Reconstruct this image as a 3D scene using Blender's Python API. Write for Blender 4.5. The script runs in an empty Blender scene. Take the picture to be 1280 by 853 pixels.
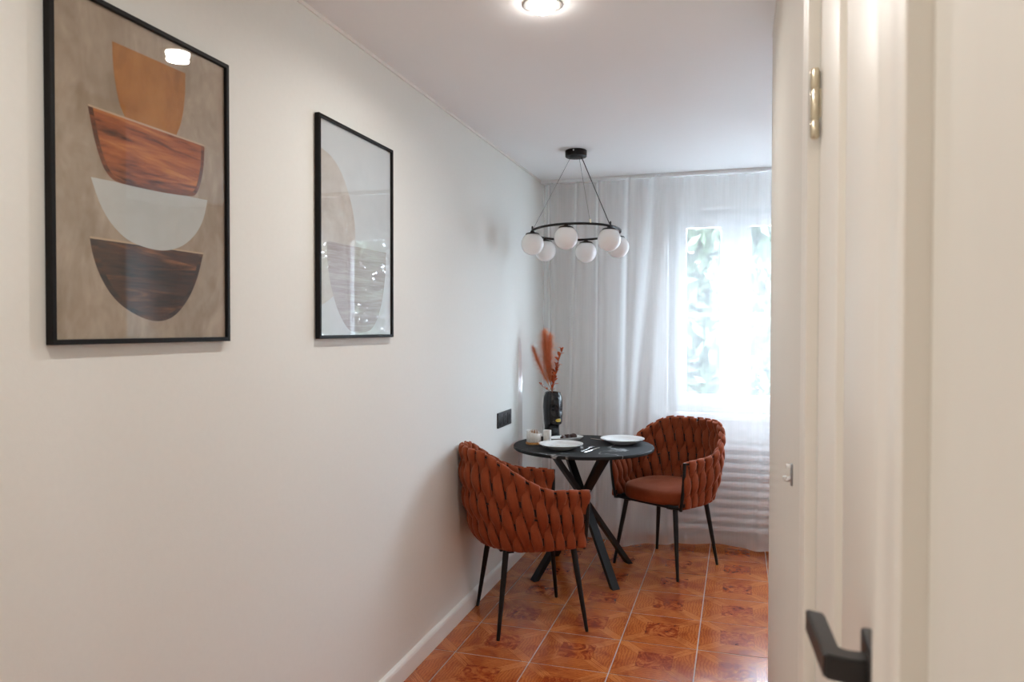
import bpy, bmesh, math, random
from mathutils import Vector, Matrix
random.seed(7)
PI = math.pi
sc = bpy.context.scene
COL = sc.collection

# ------------------------------------------------------------------ camera, world, light, exposure
CAM = Vector((1.29994, 0.0, 1.434))
cam_d = bpy.data.cameras.new('camera')
cam = bpy.data.objects.new('camera', cam_d); COL.objects.link(cam); sc.camera = cam
R_ = Vector((.9558, .2939, .0015)).normalized()
F_ = Vector((-.2938, .9557, -.0172)).normalized()
U_ = R_.cross(F_).normalized(); R_ = F_.cross(U_)
m = Matrix((R_, U_, -F_)).transposed().to_4x4(); m.translation = CAM
cam.matrix_world = m
cam_d.sensor_width = 36.0; cam_d.lens = 916.09 * 36 / 1280; cam_d.clip_start = .02
cam_d.dof.use_dof = True; cam_d.dof.focus_distance = 4.0; cam_d.dof.aperture_fstop = 6.3

vs = sc.view_settings
sc.display_settings.display_device = 'sRGB'
vs.view_transform = 'Standard'; vs.look = 'None'; vs.gamma = 1.0; vs.use_curve_mapping = False
vs.exposure = 0.15

world = bpy.data.worlds.new('overcast_sky'); sc.world = world; world.use_nodes = True
bgn = world.node_tree.nodes['Background']
bgn.inputs[0].default_value = (.70, .84, 1.0, 1); bgn.inputs[1].default_value = 34.0

def area(name, loc, rot, size, size_y, power, color, shape='RECTANGLE'):
    l = bpy.data.lights.new(name, 'AREA'); l.shape = shape; l.size = size; l.size_y = size_y
    l.energy = power; l.color = color
    o = bpy.data.objects.new(name, l); COL.objects.link(o); o.location = loc; o.rotation_euler = rot
    return o
WX0, WX1, WZ0, WZ1 = .84, 2.78, .86, 2.25            # window opening, widened out of view to let in more daylight
p = area('window_portal', ((WX0+WX1)/2, 5.38, (WZ0+WZ1)/2), (-PI/2, 0, 0), WX1-WX0, WZ1-WZ0, 1, (1, 1, 1))
p.data.cycles.is_portal = True
LAMPS = [(.71, 2.24), (.71, .55), (.71, -.95)]
LAMP_W = 6.7
WARM = (1.0, .97, .92)

cy = sc.cycles
cy.use_denoising = True
try: cy.denoiser = 'OPENIMAGEDENOISE'
except Exception: pass
cy.max_bounces = 14; cy.diffuse_bounces = 7; cy.glossy_bounces = 5; cy.transmission_bounces = 8
cy.transparent_max_bounces = 24; cy.caustics_reflective = False; cy.caustics_refractive = False
cy.sample_clamp_indirect = 6.0

# ------------------------------------------------------------------ materials
def lin(h):
    h = h.lstrip('#'); out = []
    for k in (0, 2, 4):
        v = int(h[k:k+2], 16) / 255
        out.append(v / 12.92 if v <= .04045 else ((v + .055) / 1.055) ** 2.4)
    return (*out, 1)
class NT:
    def __init__(s, name):
        s.m = bpy.data.materials.new(name); s.m.use_nodes = True; s.t = s.m.node_tree
        s.b = s.t.nodes['Principled BSDF']; s.out = s.t.nodes['Material Output']
    def n(s, typ, **kw):
        x = s.t.nodes.new(typ)
        for k, v in kw.items(): setattr(x, k, v)
        return x
    def l(s, a, b): s.t.links.new(a, b)
    def val(s, sock, v):
        if hasattr(v, 'node'): s.l(v, sock)
        else: sock.default_value = v
    def math(s, op, a, b=0.0, c=None):
        x = s.n('ShaderNodeMath', operation=op); s.val(x.inputs[0], a); s.val(x.inputs[1], b)
        if c is not None: s.val(x.inputs[2], c)
        return x.outputs[0]
    def mix(s, f, a, b, blend='MIX'):
        x = s.n('ShaderNodeMix', data_type='RGBA', blend_type=blend)
        s.val(x.inputs[0], f); s.val(x.inputs[6], a); s.val(x.inputs[7], b); return x.outputs[2]
    def noise(s, vec, scale, detail=4, rough=.55, dist=0):
        x = s.n('ShaderNodeTexNoise'); s.l(vec, x.inputs['Vector'])
        x.inputs['Scale'].default_value = scale; x.inputs['Detail'].default_value = detail
        x.inputs['Roughness'].default_value = rough; x.inputs['Distortion'].default_value = dist
        return x.outputs['Fac']
    def obj(s): return s.n('ShaderNodeTexCoord').outputs['Object']
    def mapp(s, vec, scale=(1, 1, 1), rot=(0, 0, 0), loc=(0, 0, 0)):
        x = s.n('ShaderNodeMapping'); s.l(vec, x.inputs[0])
        x.inputs['Scale'].default_value = scale; x.inputs['Rotation'].default_value = rot; x.inputs['Location'].default_value = loc
        return x.outputs[0]
    def ramp(s, f, stops):
        x = s.n('ShaderNodeValToRGB'); s.l(f, x.inputs[0]); e = x.color_ramp.elements
        while len(e) < len(stops): e.new(.5)
        for k, (p_, c) in enumerate(stops):
            e[k].position = p_; e[k].color = c if len(c) == 4 else (*c, 1)
        return x.outputs[0]
    def bump(s, h, strength=.2, dist=.002):
        x = s.n('ShaderNodeBump'); x.inputs['Strength'].default_value = strength; x.inputs['Distance'].default_value = dist
        s.l(h, x.inputs['Height']); s.l(x.outputs[0], s.b.inputs['Normal'])
    def set(s, **kw):
        for k, v in kw.items(): s.val(s.b.inputs[k.replace('_', ' ')], v)
        return s
def simple(name, col, rough=.5, metal=0, var=.0, scale=20, bump=0, **kw):
    t = NT(name); v = t.obj(); nz = t.noise(v, scale)
    c2 = tuple(max(0, c * (1 - var)) for c in col[:3]) + (1,)
    t.set(Base_Color=t.mix(nz, c2, col) if var else col, Roughness=rough, Metallic=metal)
    if bump: t.bump(t.noise(v, scale * 8), bump)
    for k, x in kw.items(): t.val(t.b.inputs[k.replace('_', ' ')], x)
    return t.m

def wall_mat(name, col, vstretch=1.0):
    t = NT(name); v = t.obj()
    vv = t.mapp(v, (60, 60, 60 * vstretch))
    nz = t.noise(vv, 1.0, 3, .6); nb = t.noise(t.mapp(v, (220, 220, 220 * vstretch)), 1.0, 2)
    big = t.noise(v, 1.2, 2)
    dk = tuple(c * .95 for c in col[:3]) + (1,)
    c = t.mix(nz, dk, col); c = t.mix(t.math('MULTIPLY', big, .25), c, dk)
    t.set(Base_Color=c, Roughness=.62, Specular_IOR_Level=.25)
    t.bump(t.math('ADD', nz, nb), .12, .0015)
    return t.m
M = {}
M['wall'] = wall_mat('warm_white_wallpaper', (.77, .768, .728, 1))
M['wall_rough'] = wall_mat('beige_streaked_plaster', (.74, .715, .655, 1), .12)
M['wall_back'] = wall_mat('window_wall_paint', (.80, .775, .75, 1))
M['ceiling'] = simple('white_stretch_ceiling', (.89, .905, .91, 1), .55, var=.02, scale=3, Specular_IOR_Level=.2)
M['white_paint'] = simple('white_satin_paint', (.80, .78, .74, 1), .3, var=.03, scale=8)
M['door_paint'] = simple('cream_satin_door_enamel', (.80, .765, .70, 1), .42, var=.03, scale=4)
M['pvc'] = simple('white_pvc', (.85, .86, .87, 1), .3, var=.02)
M['rad_gap_shade'] = simple('taupe_gap_shade', (.68, .65, .62, 1), .7, var=.05)  # taupe standing for the shade between radiator bars
M['pvc_gloss'] = simple('glossy_white_plastic', (.82, .82, .83, 1), .12, var=.02)
M['radiator'] = simple('white_radiator_enamel', (.88, .88, .88, 1), .35, var=.03)
M['black_metal'] = simple('black_powder_coated_metal', (.005, .0047, .0047, 1), .45, 0, var=.2, scale=80, bump=.03, Specular_IOR_Level=.3)
M['black_frame'] = simple('black_frame_lacquer', (.006, .005, .0048, 1), .55, 0, var=.2, scale=60, Specular_IOR_Level=.2)
M['handle_black'] = simple('satin_black_handle_coat', (.022, .021, .021, 1), .38, var=.15, scale=60)
M['black_plastic'] = simple('matt_black_plastic', (.007, .007, .008, 1), .5, var=.15, scale=60)
M['black_ceramic'] = simple('satin_black_ceramic', (.004, .004, .0045, 1), .27, var=.2, scale=40, Specular_IOR_Level=.5)
M['dark_hole'] = simple('dark_recess', (.003, .003, .003, 1), .7)
M['gold_lips'] = simple('gold_yellow_paint', (.62, .42, .03, 1), .3, var=.1, scale=100)
M['brass'] = simple('aged_brass', (.78, .69, .52, 1), .3, 1, var=.2, scale=60)
M['steel'] = simple('polished_steel', (.72, .72, .72, 1), .18, 1, var=.1, scale=60)
M['strip'] = simple('white_light_streak', (.93, .93, .93, 1), .2, 0, var=.03, scale=30, IOR=3.0)  # white gloss of the added light streak strip
M['grey_metal'] = simple('grey_metal', (.4, .42, .45, 1), .3, 1, var=.1)
M['wire'] = simple('steel_wire', (.10, .10, .10, 1), .35, 1, var=.1)
M['porcelain'] = simple('white_porcelain', (.80, .79, .77, 1), .12, var=.02)
M['globe'] = simple('opal_white_glass', (.93, .93, .92, 1), .2, var=.02, scale=5)
M['grout'] = simple('beige_grout', (.42, .33, .25, 1), .7, var=.25, scale=40)
M['toothpick'] = simple('cinnamon_brown_wood', (.42, .21, .10, 1), .6, var=.3, scale=200)
M['pastry'] = simple('dark_brown_pastry', (.055, .020, .012, 1), .55, var=.5, scale=120, bump=.5)
M['stem'] = simple('dry_brown_stem', (.25, .10, .05, 1), .7, var=.3, scale=200)
M['lamp_ring'] = simple('satin_nickel_rim', (.62, .60, .57, 1), .3, .6, var=.05)
t = NT('veined_holder_stone'); v = t.obj()
w = t.noise(t.mapp(v, (120, 120, 18)), 1, 4, .6, 1.2)
t.set(Base_Color=t.ramp(w, [(.35, (.66, .62, .56)), (.6, (.84, .83, .80))]), Roughness=.35); M['holder'] = t.m
t = NT('oak_base'); v = t.obj()
w = t.noise(t.mapp(v, (30, 400, 300)), 1, 3)
t.set(Base_Color=t.ramp(w, [(.3, (.32, .13, .03)), (.7, (.55, .26, .07))]), Roughness=.45); M['oak'] = t.m

# velvet
t = NT('terracotta_velvet'); v = t.obj()
n1 = t.noise(v, 14, 4, .6); n2 = t.noise(v, 90, 3)
c = t.mix(n1, (.170, .030, .009, 1), (.255, .052, .017, 1)); c = t.mix(t.math('MULTIPLY', n2, .35), c, (.32, .08, .03, 1))
t.set(Base_Color=c, Roughness=.85, Specular_IOR_Level=.15, Sheen_Weight=.32, Sheen_Roughness=.35, Sheen_Tint=(1.0, .55, .40, 1))
t.bump(t.noise(v, 700, 2), .15, .001); M['velvet'] = t.m

M['gap_sheet'] = simple('dark_gap_shade', (.035, .010, .005, 1), .9, var=.3, scale=60)  # brown standing for shade in the gaps between straps
# black marble
t = NT('black_veined_marble_laminate'); v = t.obj()
w = t.n('ShaderNodeTexWave', bands_direction='DIAGONAL'); t.l(t.mapp(v, (2.2, 3.1, 1), (0, 0, .7)), w.inputs[0])
w.inputs['Scale'].default_value = .9; w.inputs['Distortion'].default_value = 14; w.inputs['Detail'].default_value = 5; w.inputs['Detail Scale'].default_value = 1.3
vein = t.ramp(w.outputs['Fac'], [(0, (1, 1, 1)), (.012, (.55, .55, .55)), (.035, (0, 0, 0))])
msk = t.ramp(t.noise(v, 3.1, 2), [(.46, (0, 0, 0)), (.62, (1, 1, 1))])
f = t.math('MULTIPLY', vein, msk)
cloud = t.mix(t.noise(v, 6, 5), (.010, .0105, .011, 1), (.022, .023, .024, 1))
t.set(Base_Color=t.mix(f, cloud, (.42, .42, .42, 1)), Roughness=.55, Specular_IOR_Level=.14); M['marble'] = t.m

# floor tile: parquet picture, one motif per tile (tile object's own centre is the motif's centre)
t = NT('parquet_pattern_glazed_tile'); v = t.obj()
info = t.n('ShaderNodeObjectInfo').outputs['Random']
sep = t.n('ShaderNodeSeparateXYZ'); t.l(v, sep.inputs[0])
HALF = .1707
au = t.math('ABSOLUTE', t.math('DIVIDE', sep.outputs[0], HALF)); av = t.math('ABSOLUTE', t.math('DIVIDE', sep.outputs[1], HALF))
mx = t.math('MAXIMUM', au, av); mn = t.math('MINIMUM', au, av); df = t.math('SUBTRACT', mx, mn)
centre = t.math('LESS_THAN', t.math('ADD', mx, t.math('MULTIPLY', t.math('SUBTRACT', t.noise(v, 40, 4, .7), .5), .16)), .44)
diag = t.math('LESS_THAN', df, .20)
offs = t.n('ShaderNodeCombineXYZ'); t.l(t.math('MULTIPLY', info, 37.0), offs.inputs[0]); t.l(t.math('MULTIPLY', info, 91.0), offs.inputs[1])
va = t.n('ShaderNodeVectorMath', operation='ADD'); t.l(v, va.inputs[0]); t.l(offs.outputs[0], va.inputs[1]); vv = va.outputs[0]
wob = t.noise(vv, 11, 4, .6, .4)
def grain(coord, k, wamt):
    ph = t.math('ADD', t.math('MULTIPLY', coord, k), t.math('MULTIPLY', wob, wamt))
    return t.math('ADD', t.math('MULTIPLY', t.math('SINE', ph), .5), .5)
fine = t.noise(vv, 60, 4, .7, .6)
gtrap = t.math('MULTIPLY', t.math('POWER', grain(mx, 80, 26), 2.0), t.math('MULTIPLY', fine, 1.5))
gdiag = t.math('MULTIPLY', t.math('POWER', grain(df, 95, 20), 2.0), t.math('MULTIPLY', fine, 1.6))
burl = t.noise(vv, 12, 6, .72, 2.4)
ctr_c = t.ramp(burl, [(.34, (.10, .006, .0015)), (.48, (.27, .038, .008)), (.60, (.46, .125, .028))])
base_n = t.noise(vv, 9, 5, .6, 1.0)
trap_b = t.mix(base_n, (.34, .064, .011, 1), (.54, .165, .034, 1)); diag_b = t.mix(base_n, (.47, .120, .025, 1), (.61, .215, .052, 1))
trap_c = t.mix(gtrap, trap_b, (.27, .050, .010, 1)); diag_c = t.mix(gdiag, diag_b, (.30, .062, .012, 1))
c = t.mix(diag, trap_c, diag_c); c = t.mix(t.math('MULTIPLY', centre, .92), c, ctr_c)
e1 = t.math('LESS_THAN', t.math('ABSOLUTE', t.math('SUBTRACT', df, .20)), .011)
e2 = t.math('LESS_THAN', t.math('ABSOLUTE', t.math('SUBTRACT', mx, .44)), .008)
e3 = t.math('LESS_THAN', df, .008)
e = t.math('MULTIPLY', t.math('MAXIMUM', t.math('MULTIPLY', t.math('MAXIMUM', e1, e3), t.math('GREATER_THAN', mx, .44)), e2), .5)
c = t.mix(e, c, (.17, .028, .006, 1))
big = t.ramp(t.noise(vv, 6, 4, .6, .8), [(.46, (0, 0, 0)), (.66, (1, 1, 1))])
c = t.mix(t.math('MULTIPLY', big, .6), c, (.20, .022, .004, 1))
t.set(Base_Color=c, Roughness=.17, Specular_IOR_Level=.5, Coat_Weight=.0)
t.bump(t.noise(vv, 18, 2), .06, .002); M['tile'] = t.m

# sheer voile: partly open weave, denser when seen edge-on (longer way through the threads)
def voile(name, dens):
    t = NT(name); v = t.obj()
    tr = t.n('ShaderNodeBsdfTransparent'); tl = t.n('ShaderNodeBsdfTranslucent'); di = t.n('ShaderNodeBsdfDiffuse')
    tl.inputs[0].default_value = (.90, .91, .92, 1); di.inputs[0].default_value = (.88, .88, .88, 1)
    mx1 = t.n('ShaderNodeMixShader'); mx1.inputs[0].default_value = .5; t.l(tl.outputs[0], mx1.inputs[1]); t.l(di.outputs[0], mx1.inputs[2])
    lw = t.n('ShaderNodeLayerWeight'); lw.inputs['Blend'].default_value = .5
    fac = t.math('POWER', lw.outputs['Facing'], 2.0)
    th = t.noise(t.mapp(v, (90, 90, 3)), 1, 2)
    f = t.math('ADD', t.math('ADD', dens, t.math('MULTIPLY', fac, .50)), t.math('MULTIPLY', t.math('SUBTRACT', th, .5), .05))
    f = t.math('MINIMUM', f, .96)
    mx2 = t.n('ShaderNodeMixShader'); t.l(f, mx2.inputs[0]); t.l(tr.outputs[0], mx2.inputs[1]); t.l(mx1.outputs[0], mx2.inputs[2])
    t.l(mx2.outputs[0], t.out.inputs[0]); return t.m
M['voile'] = voile('white_sheer_voile', .33)
M['voile_dense'] = voile('white_voile_tape', .38)

def pane_mat(name, ior):
    t = NT(name)
    tr = t.n('ShaderNodeBsdfTransparent'); gl = t.n('ShaderNodeBsdfGlossy'); gl.inputs['Roughness'].default_value = 0.01
    fr = t.n('ShaderNodeFresnel'); geo = t.n('ShaderNodeNewGeometry')      # same reflectance entering and leaving the sheet
    t.l(t.math('POWER', ior, t.math('SUBTRACT', 1.0, t.math('MULTIPLY', geo.outputs['Backfacing'], 2.0))), fr.inputs[0])
    nz = t.noise(t.obj(), 3, 1)
    tc = t.mix(nz, (.97, .98, .98, 1), (.985, .99, .985, 1)); t.l(tc, tr.inputs[0])
    mx_ = t.n('ShaderNodeMixShader'); t.l(fr.outputs[0], mx_.inputs[0]); t.l(tr.outputs[0], mx_.inputs[1]); t.l(gl.outputs[0], mx_.inputs[2])
    t.l(mx_.outputs[0], t.out.inputs[0]); return t.m
M['window_glass'] = pane_mat('window_glass', 1.5)
M['picture_glass'] = pane_mat('picture_glass', 1.5)

def emit(name, col, s):
    t = NT(name); t.set(Base_Color=(.8, .8, .8, 1), Emission_Color=col, Emission_Strength=s)
    return t.m
M['lamp'] = emit('lit_lamp_diffuser', (1, .93, .86, 1), 66.0)

def paper(name, cols, scale=(6, 6, 30), rough=.6, stops=(.3, .5, .7), dist=1.0):
    t = NT(name); v = t.obj()
    a = t.noise(t.mapp(v, scale), 1.0, 6, .65, dist); b = t.noise(t.mapp(v, tuple(s * 5 for s in scale)), 1.0, 3)
    f = t.math('ADD', t.math('MULTIPLY', a, .75), t.math('MULTIPLY', b, .25))
    t.set(Base_Color=t.ramp(f, list(zip(stops, cols))), Roughness=rough, Specular_IOR_Level=.2); return t.m
M['print_taupe'] = paper('print_taupe_linen', [(.31, .225, .155), (.40, .305, .225), (.50, .395, .305)], (5, 9, 5), stops=(.35, .5, .65))
M['print_ochre'] = paper('print_ochre', [(.33, .12, .018), (.43, .165, .03), (.50, .21, .05)], (10, 10, 6), stops=(.35, .5, .65))
M['print_rust'] = paper('print_rust_brush', [(.07, .018, .007), (.40, .10, .022), (.60, .22, .055)], (5, 3, 30), stops=(.36, .5, .64))
M['print_white'] = paper('print_pale_grey', [(.55, .54, .51), (.58, .575, .55), (.62, .61, .59)], (8, 8, 8))
M['print_brown'] = paper('print_dark_brush', [(.018, .009, .007), (.06, .022, .011), (.33, .12, .035)], (4, 3, 26), stops=(.40, .54, .70))
M['print_rust_dark'] = paper('print_rust_dark_rim', [(.05, .014, .006), (.13, .035, .010), (.30, .08, .02)], (9, 7, 40), stops=(.36, .5, .66))
M['print_brown_mid'] = paper('print_brown_middle_brush', [(.022, .010, .007), (.085, .030, .013), (.42, .16, .05)], (4, 3, 34), stops=(.40, .54, .72))
M['print_cream_line'] = simple('print_cream_line', (.55, .38, .25, 1), .6)
M['print_pale'] = paper('print_pale_paper', [(.56, .57, .58), (.60, .61, .62), (.64, .645, .65)], (5, 5, 5))
M['print_beige'] = paper('print_beige_wash', [(.47, .40, .345), (.54, .475, .42), (.60, .55, .50)], (6, 6, 6), stops=(.35, .5, .65))
M['print_mauve'] = paper('print_mauve_stripe', [(.30, .235, .22), (.40, .33, .31), (.50, .44, .42)], (3, 3, 60), stops=(.36, .5, .64))

def plume_mat(name, a, b, tl=0):
    t = NT(name); v = t.obj(); n_ = t.noise(v, 60, 3); c = t.mix(n_, a, b)
    t.set(Base_Color=c, Roughness=.8, Specular_IOR_Level=.1)
    if tl:
        x = t.n('ShaderNodeBsdfTranslucent'); t.l(c, x.inputs[0]); mxs = t.n('ShaderNodeMixShader'); mxs.inputs[0].default_value = tl
        t.l(t.b.outputs[0], mxs.inputs[1]); t.l(x.outputs[0], mxs.inputs[2]); t.l(mxs.outputs[0], t.out.inputs[0])
    return t.m
M['plume'] = plume_mat('orange_pampas', (.62, .17, .06, 1), (.78, .34, .18, 1), .4)
M['leaf_red'] = plume_mat('dried_red_leaf', (.22, .02, .01, 1), (.55, .11, .03, 1))
M['leaf_green'] = simple('green_leaf', (.045, .065, .032, 1), .6, var=.4, scale=9)
M['bark'] = simple('grey_bark', (.15, .12, .10, 1), .9, var=.4, scale=12, bump=.4)

# ------------------------------------------------------------------ mesh helpers
def mesh_obj(name, bm, mat, parent=None, smooth=False, mats=None):
    bmesh.ops.recalc_face_normals(bm, faces=bm.faces)
    me = bpy.data.meshes.new(name); bm.to_mesh(me); bm.free()
    for mm in (mats or [mat]): me.materials.append(mm)
    if smooth:
        for p_ in me.polygons: p_.use_smooth = True
        try: me.set_sharp_from_angle(angle=math.radians(smooth if smooth is not True else 40))
        except Exception: pass
    o = bpy.data.objects.new(name, me); COL.objects.link(o)
    if parent is not None: o.parent = parent
    return o
def tag(o, label=None, cat=None, group=None, kind=None):
    if label: o['label'] = label
    if cat: o['category'] = cat
    if group: o['group'] = group
    if kind: o['kind'] = kind
    return o
def thing(name, label, cat, loc=(0, 0, 0), rz=0, group=None):
    o = bpy.data.objects.new(name, None); COL.objects.link(o); o.empty_display_size = .05
    o.location = loc; o.rotation_euler = (0, 0, rz); return tag(o, label, cat, group)
def struct(name, label, cat=None, loc=(0, 0, 0)):
    o = bpy.data.objects.new(name, None); COL.objects.link(o); o.empty_display_size = .05; o.location = loc
    return tag(o, label, cat, None, 'structure')
def add_box(bm, a, b, bevel=0, mi=0):
    c = [(a[k] + b[k]) / 2 for k in range(3)]; s = [abs(b[k] - a[k]) for k in range(3)]
    r = bmesh.ops.create_cube(bm, size=1, matrix=Matrix.Translation(c) @ Matrix.Diagonal((*s, 1)))
    vs_ = r['verts']; fs = set(f for v_ in vs_ for f in v_.link_faces)
    for f in fs: f.material_index = mi
    if bevel:
        es = list(set(e for v_ in vs_ for e in v_.link_edges))
        bmesh.ops.bevel(bm, geom=es, offset=bevel, segments=2, affect='EDGES', profile=.6)
def box(name, a, b, mat, parent=None, bevel=0):
    bm = bmesh.new(); add_box(bm, a, b, bevel); return mesh_obj(name, bm, mat, parent, smooth=30 if bevel else False)
def frames_along(pts):
    n = len(pts); out = []; up = None
    for i in range(n):
        tg = (pts[min(i+1, n-1)] - pts[max(i-1, 0)]).normalized()
        if up is None:
            up = Vector((0, 0, 1)) if abs(tg.z) < .9 else Vector((1, 0, 0))
        up = (up - tg * up.dot(tg)).normalized(); out.append((tg, up, tg.cross(up)))
    return out
def add_tube(bm, pts, rad, seg=10, closed=False, cap=True, squash=1.0, square=False):
    pts = [Vector(p_) for p_ in pts]; n = len(pts)
    rs = rad if isinstance(rad, (list, tuple)) else [rad] * n
    fr = frames_along(pts)
    if closed:
        fr = []; up = Vector((0, 0, 1))
        for i in range(n):
            tg = (pts[(i+1) % n] - pts[i-1]).normalized(); u2 = (up - tg * up.dot(tg)).normalized(); fr.append((tg, u2, tg.cross(u2)))
    rings = []
    for p_, (tg, u, w_), r in zip(pts, fr, rs):
        ring = []
        for k in range(seg):
            a = 2 * PI * k / seg + (PI / seg if square else 0)
            ring.append(bm.verts.new(p_ + (u * math.cos(a) * squash + w_ * math.sin(a)) * r))
        rings.append(ring)
    m_ = n if closed else n - 1
    for i in range(m_):
        A, B = rings[i], rings[(i+1) % n]
        for k in range(seg): bm.faces.new((A[k], A[(k+1) % seg], B[(k+1) % seg], B[k]))
    if cap and not closed:
        bm.faces.new(rings[0][::-1]); bm.faces.new(rings[-1])
def tube(name, pts, rad, mat, parent=None, seg=10, closed=False, smooth=50, squash=1.0):
    bm = bmesh.new(); add_tube(bm, pts, rad, seg, closed, True, squash); return mesh_obj(name, bm, mat, parent, smooth=smooth)
def add_lathe(bm, prof, seg=32, c=(0, 0, 0), mi=0, sx=1, sy=1):
    rings = []
    for r, z in prof:
        if r <= 1e-6: rings.append([bm.verts.new((c[0], c[1], c[2] + z))])
        else: rings.append([bm.verts.new((c[0] + sx*r*math.cos(2*PI*k/seg), c[1] + sy*r*math.sin(2*PI*k/seg), c[2] + z)) for k in range(seg)])
    for A, B in zip(rings, rings[1:]):
        for k in range(seg):
            k2 = (k+1) % seg
            if len(A) == 1 and len(B) == 1: continue
            if len(A) == 1: f = bm.faces.new((A[0], B[k2], B[k]))
            elif len(B) == 1: f = bm.faces.new((A[k], A[k2], B[0]))
            else: f = bm.faces.new((A[k], A[k2], B[k2], B[k]))
            f.material_index = mi
def lathe(name, prof, mat, parent=None, seg=32, c=(0, 0, 0), smooth=40, sx=1, sy=1):
    bm = bmesh.new(); add_lathe(bm, prof, seg, c, 0, sx, sy); return mesh_obj(name, bm, mat, parent, smooth=smooth)
def copy_tree(o, parent=None):
    c = o.copy(); COL.objects.link(c)
    if parent is not None: c.parent = parent
    for ch in list(o.children): copy_tree(ch, c)
    return c

# ------------------------------------------------------------------ setting
H = 2.45; XR = 1.41; YB = 5.14; XK = 3.3; YR = 2.70; YF = -1.6
def sbox(name, label, a, b, mat, bevel=0):
    return tag(box(name, a, b, mat, None, bevel), label, None, None, 'structure')

sbox('wall_left', 'long warm white papered wall with two pictures', (-.12, YF, 0), (0, YB + .3, H), M['wall'])
bm = bmesh.new()
for a, b in [((0, YB, 0), (WX0, YB+.3, H)), ((WX1, YB, 0), (XK, YB+.3, H)), ((WX0, YB, 0), (WX1, YB+.3, WZ0)), ((WX0, YB, WZ1), (WX1, YB+.3, H))]: add_box(bm, a, b)
tag(mesh_obj('wall_back', bm, M['wall_back']), 'window wall behind the sheer curtain', None, None, 'structure')
bm = bmesh.new()      # corridor wall with the opening for door_1 (Y .585 - 1.14, to 2.02)
DY0, DY1, DZ = .585, 1.14, 2.02
for a, b in [((XR, YF, 0), (XR+.10, DY0, H)), ((XR, DY1, 0), (XR+.10, YR, H)), ((XR, DY0, DZ), (XR+.10, DY1, H))]: add_box(bm, a, b)
tag(mesh_obj('wall_right', bm, M['wall_rough']), 'beige streaked corridor wall holding the cream door', None, None, 'structure')
sbox('wall_kitchen', 'wall closing the room on the corridor side', (XR+.10, YR-.10, 0), (XK, YR, H), M['wall'])
sbox('wall_far_right', 'right wall of the room beyond the corridor', (XK, YR-.1, 0), (XK+.1, YB+.3, H), M['wall'])
sbox('wall_front', 'corridor end wall behind the viewer', (-.12, YF-.1, 0), (XR+.1, YF, H), M['wall'])
sbox('ceiling', 'smooth white stretch ceiling', (-.12, YF-.1, H), (XK+.1, YB+.3, H+.08), M['ceiling'])
# thin shadow-gap bead where ceiling and walls meet
tag(box('trim_1', (0, YF, H-.012), (.006, YB, H), M['white_paint']), 'thin white bead between left wall and ceiling', None, None, 'structure')
tag(box('trim_2', (XR-.003, YF, H-.009), (XR, YR, H), M['white_paint']), 'thin white bead between corridor wall and ceiling', None, None, 'structure')

# baseboard_left
bm = bmesh.new()
prof = [(0, 0), (.016, 0), (.016, .066), (.0135, .076), (.009, .082), (0, .085)]
for Y in (YF, YB):
    for x, z in prof: bm.verts.new((x, Y, z))
bm.verts.ensure_lookup_table(); n = len(prof)
for k in range(n): bm.faces.new((bm.verts[k], bm.verts[(k+1) % n], bm.verts[n+(k+1) % n], bm.verts[n+k]))
bm.faces.new(bm.verts[:n]); bm.faces.new(bm.verts[n:2*n])
tag(mesh_obj('baseboard_left', bm, M['white_paint']), 'white baseboard along the left wall', None, None, 'structure')
tag(box('baseboard_back', (.016, YB-.016, 0), (XK, YB, .085), M['white_paint'], None, .003), 'white baseboard below the window', None, None, 'structure')

# floor: slab of grout with tiles as its parts
floor = sbox('floor', 'glossy orange brown parquet patterned tile floor', (-.12, YF-.1, -.10), (XK+.1, YB+.3, -.0014), M['grout'])
P0X, P0Y, PT, GAP = .1137, 3.35, .3414, .0048
cache = {}
def tile_mesh(x0, x1, y0, y1):
    key = tuple(round(q, 3) for q in (x0, x1, y0, y1))
    if key not in cache:
        bm = bmesh.new(); b = .0014; top, sh, bot = 0.0, -.0007, -.008
        lo = [bm.verts.new((x, y, bot)) for x, y in ((x0, y0), (x1, y0), (x1, y1), (x0, y1))]
        mid = [bm.verts.new((x, y, sh)) for x, y in ((x0, y0), (x1, y0), (x1, y1), (x0, y1))]
        hi = [bm.verts.new((x, y, top)) for x, y in ((x0+b, y0+b), (x1-b, y0+b), (x1-b, y1-b), (x0+b, y1-b))]
        for A, B in ((lo, mid), (mid, hi)):
            for k in range(4): bm.faces.new((A[k], A[(k+1) % 4], B[(k+1) % 4], B[k]))
        bm.faces.new(hi)
        bmesh.ops.recalc_face_normals(bm, faces=bm.faces)
        me = bpy.data.meshes.new('tile'); bm.to_mesh(me); bm.free(); me.materials.append(M['tile']); cache[key] = me
    return cache[key]
h = PT/2 - GAP/2
for i in range(-1, 10):
    for j in range(-15, 6):
        cx_, cy_ = P0X + (i+.5)*PT, P0Y + (j+.5)*PT
        xmax = XR if cy_ < YR else XK
        x0, x1 = max(cx_-h, .001), min(cx_+h, xmax - .001); y0, y1 = max(cy_-h, YF+.001), min(cy_+h, YB-.001)
        if x1-x0 < .03 or y1-y0 < .03: continue
        o = bpy.data.objects.new('tile', tile_mesh(x0-cx_, x1-cx_, y0-cy_, y1-cy_)); COL.objects.link(o)
        o.location = (cx_, cy_, random.uniform(-.0003, .0003)); o.parent = floor
        o.rotation_euler = (random.uniform(-.0012, .0012), random.uniform(-.0012, .0012), 0)

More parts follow.
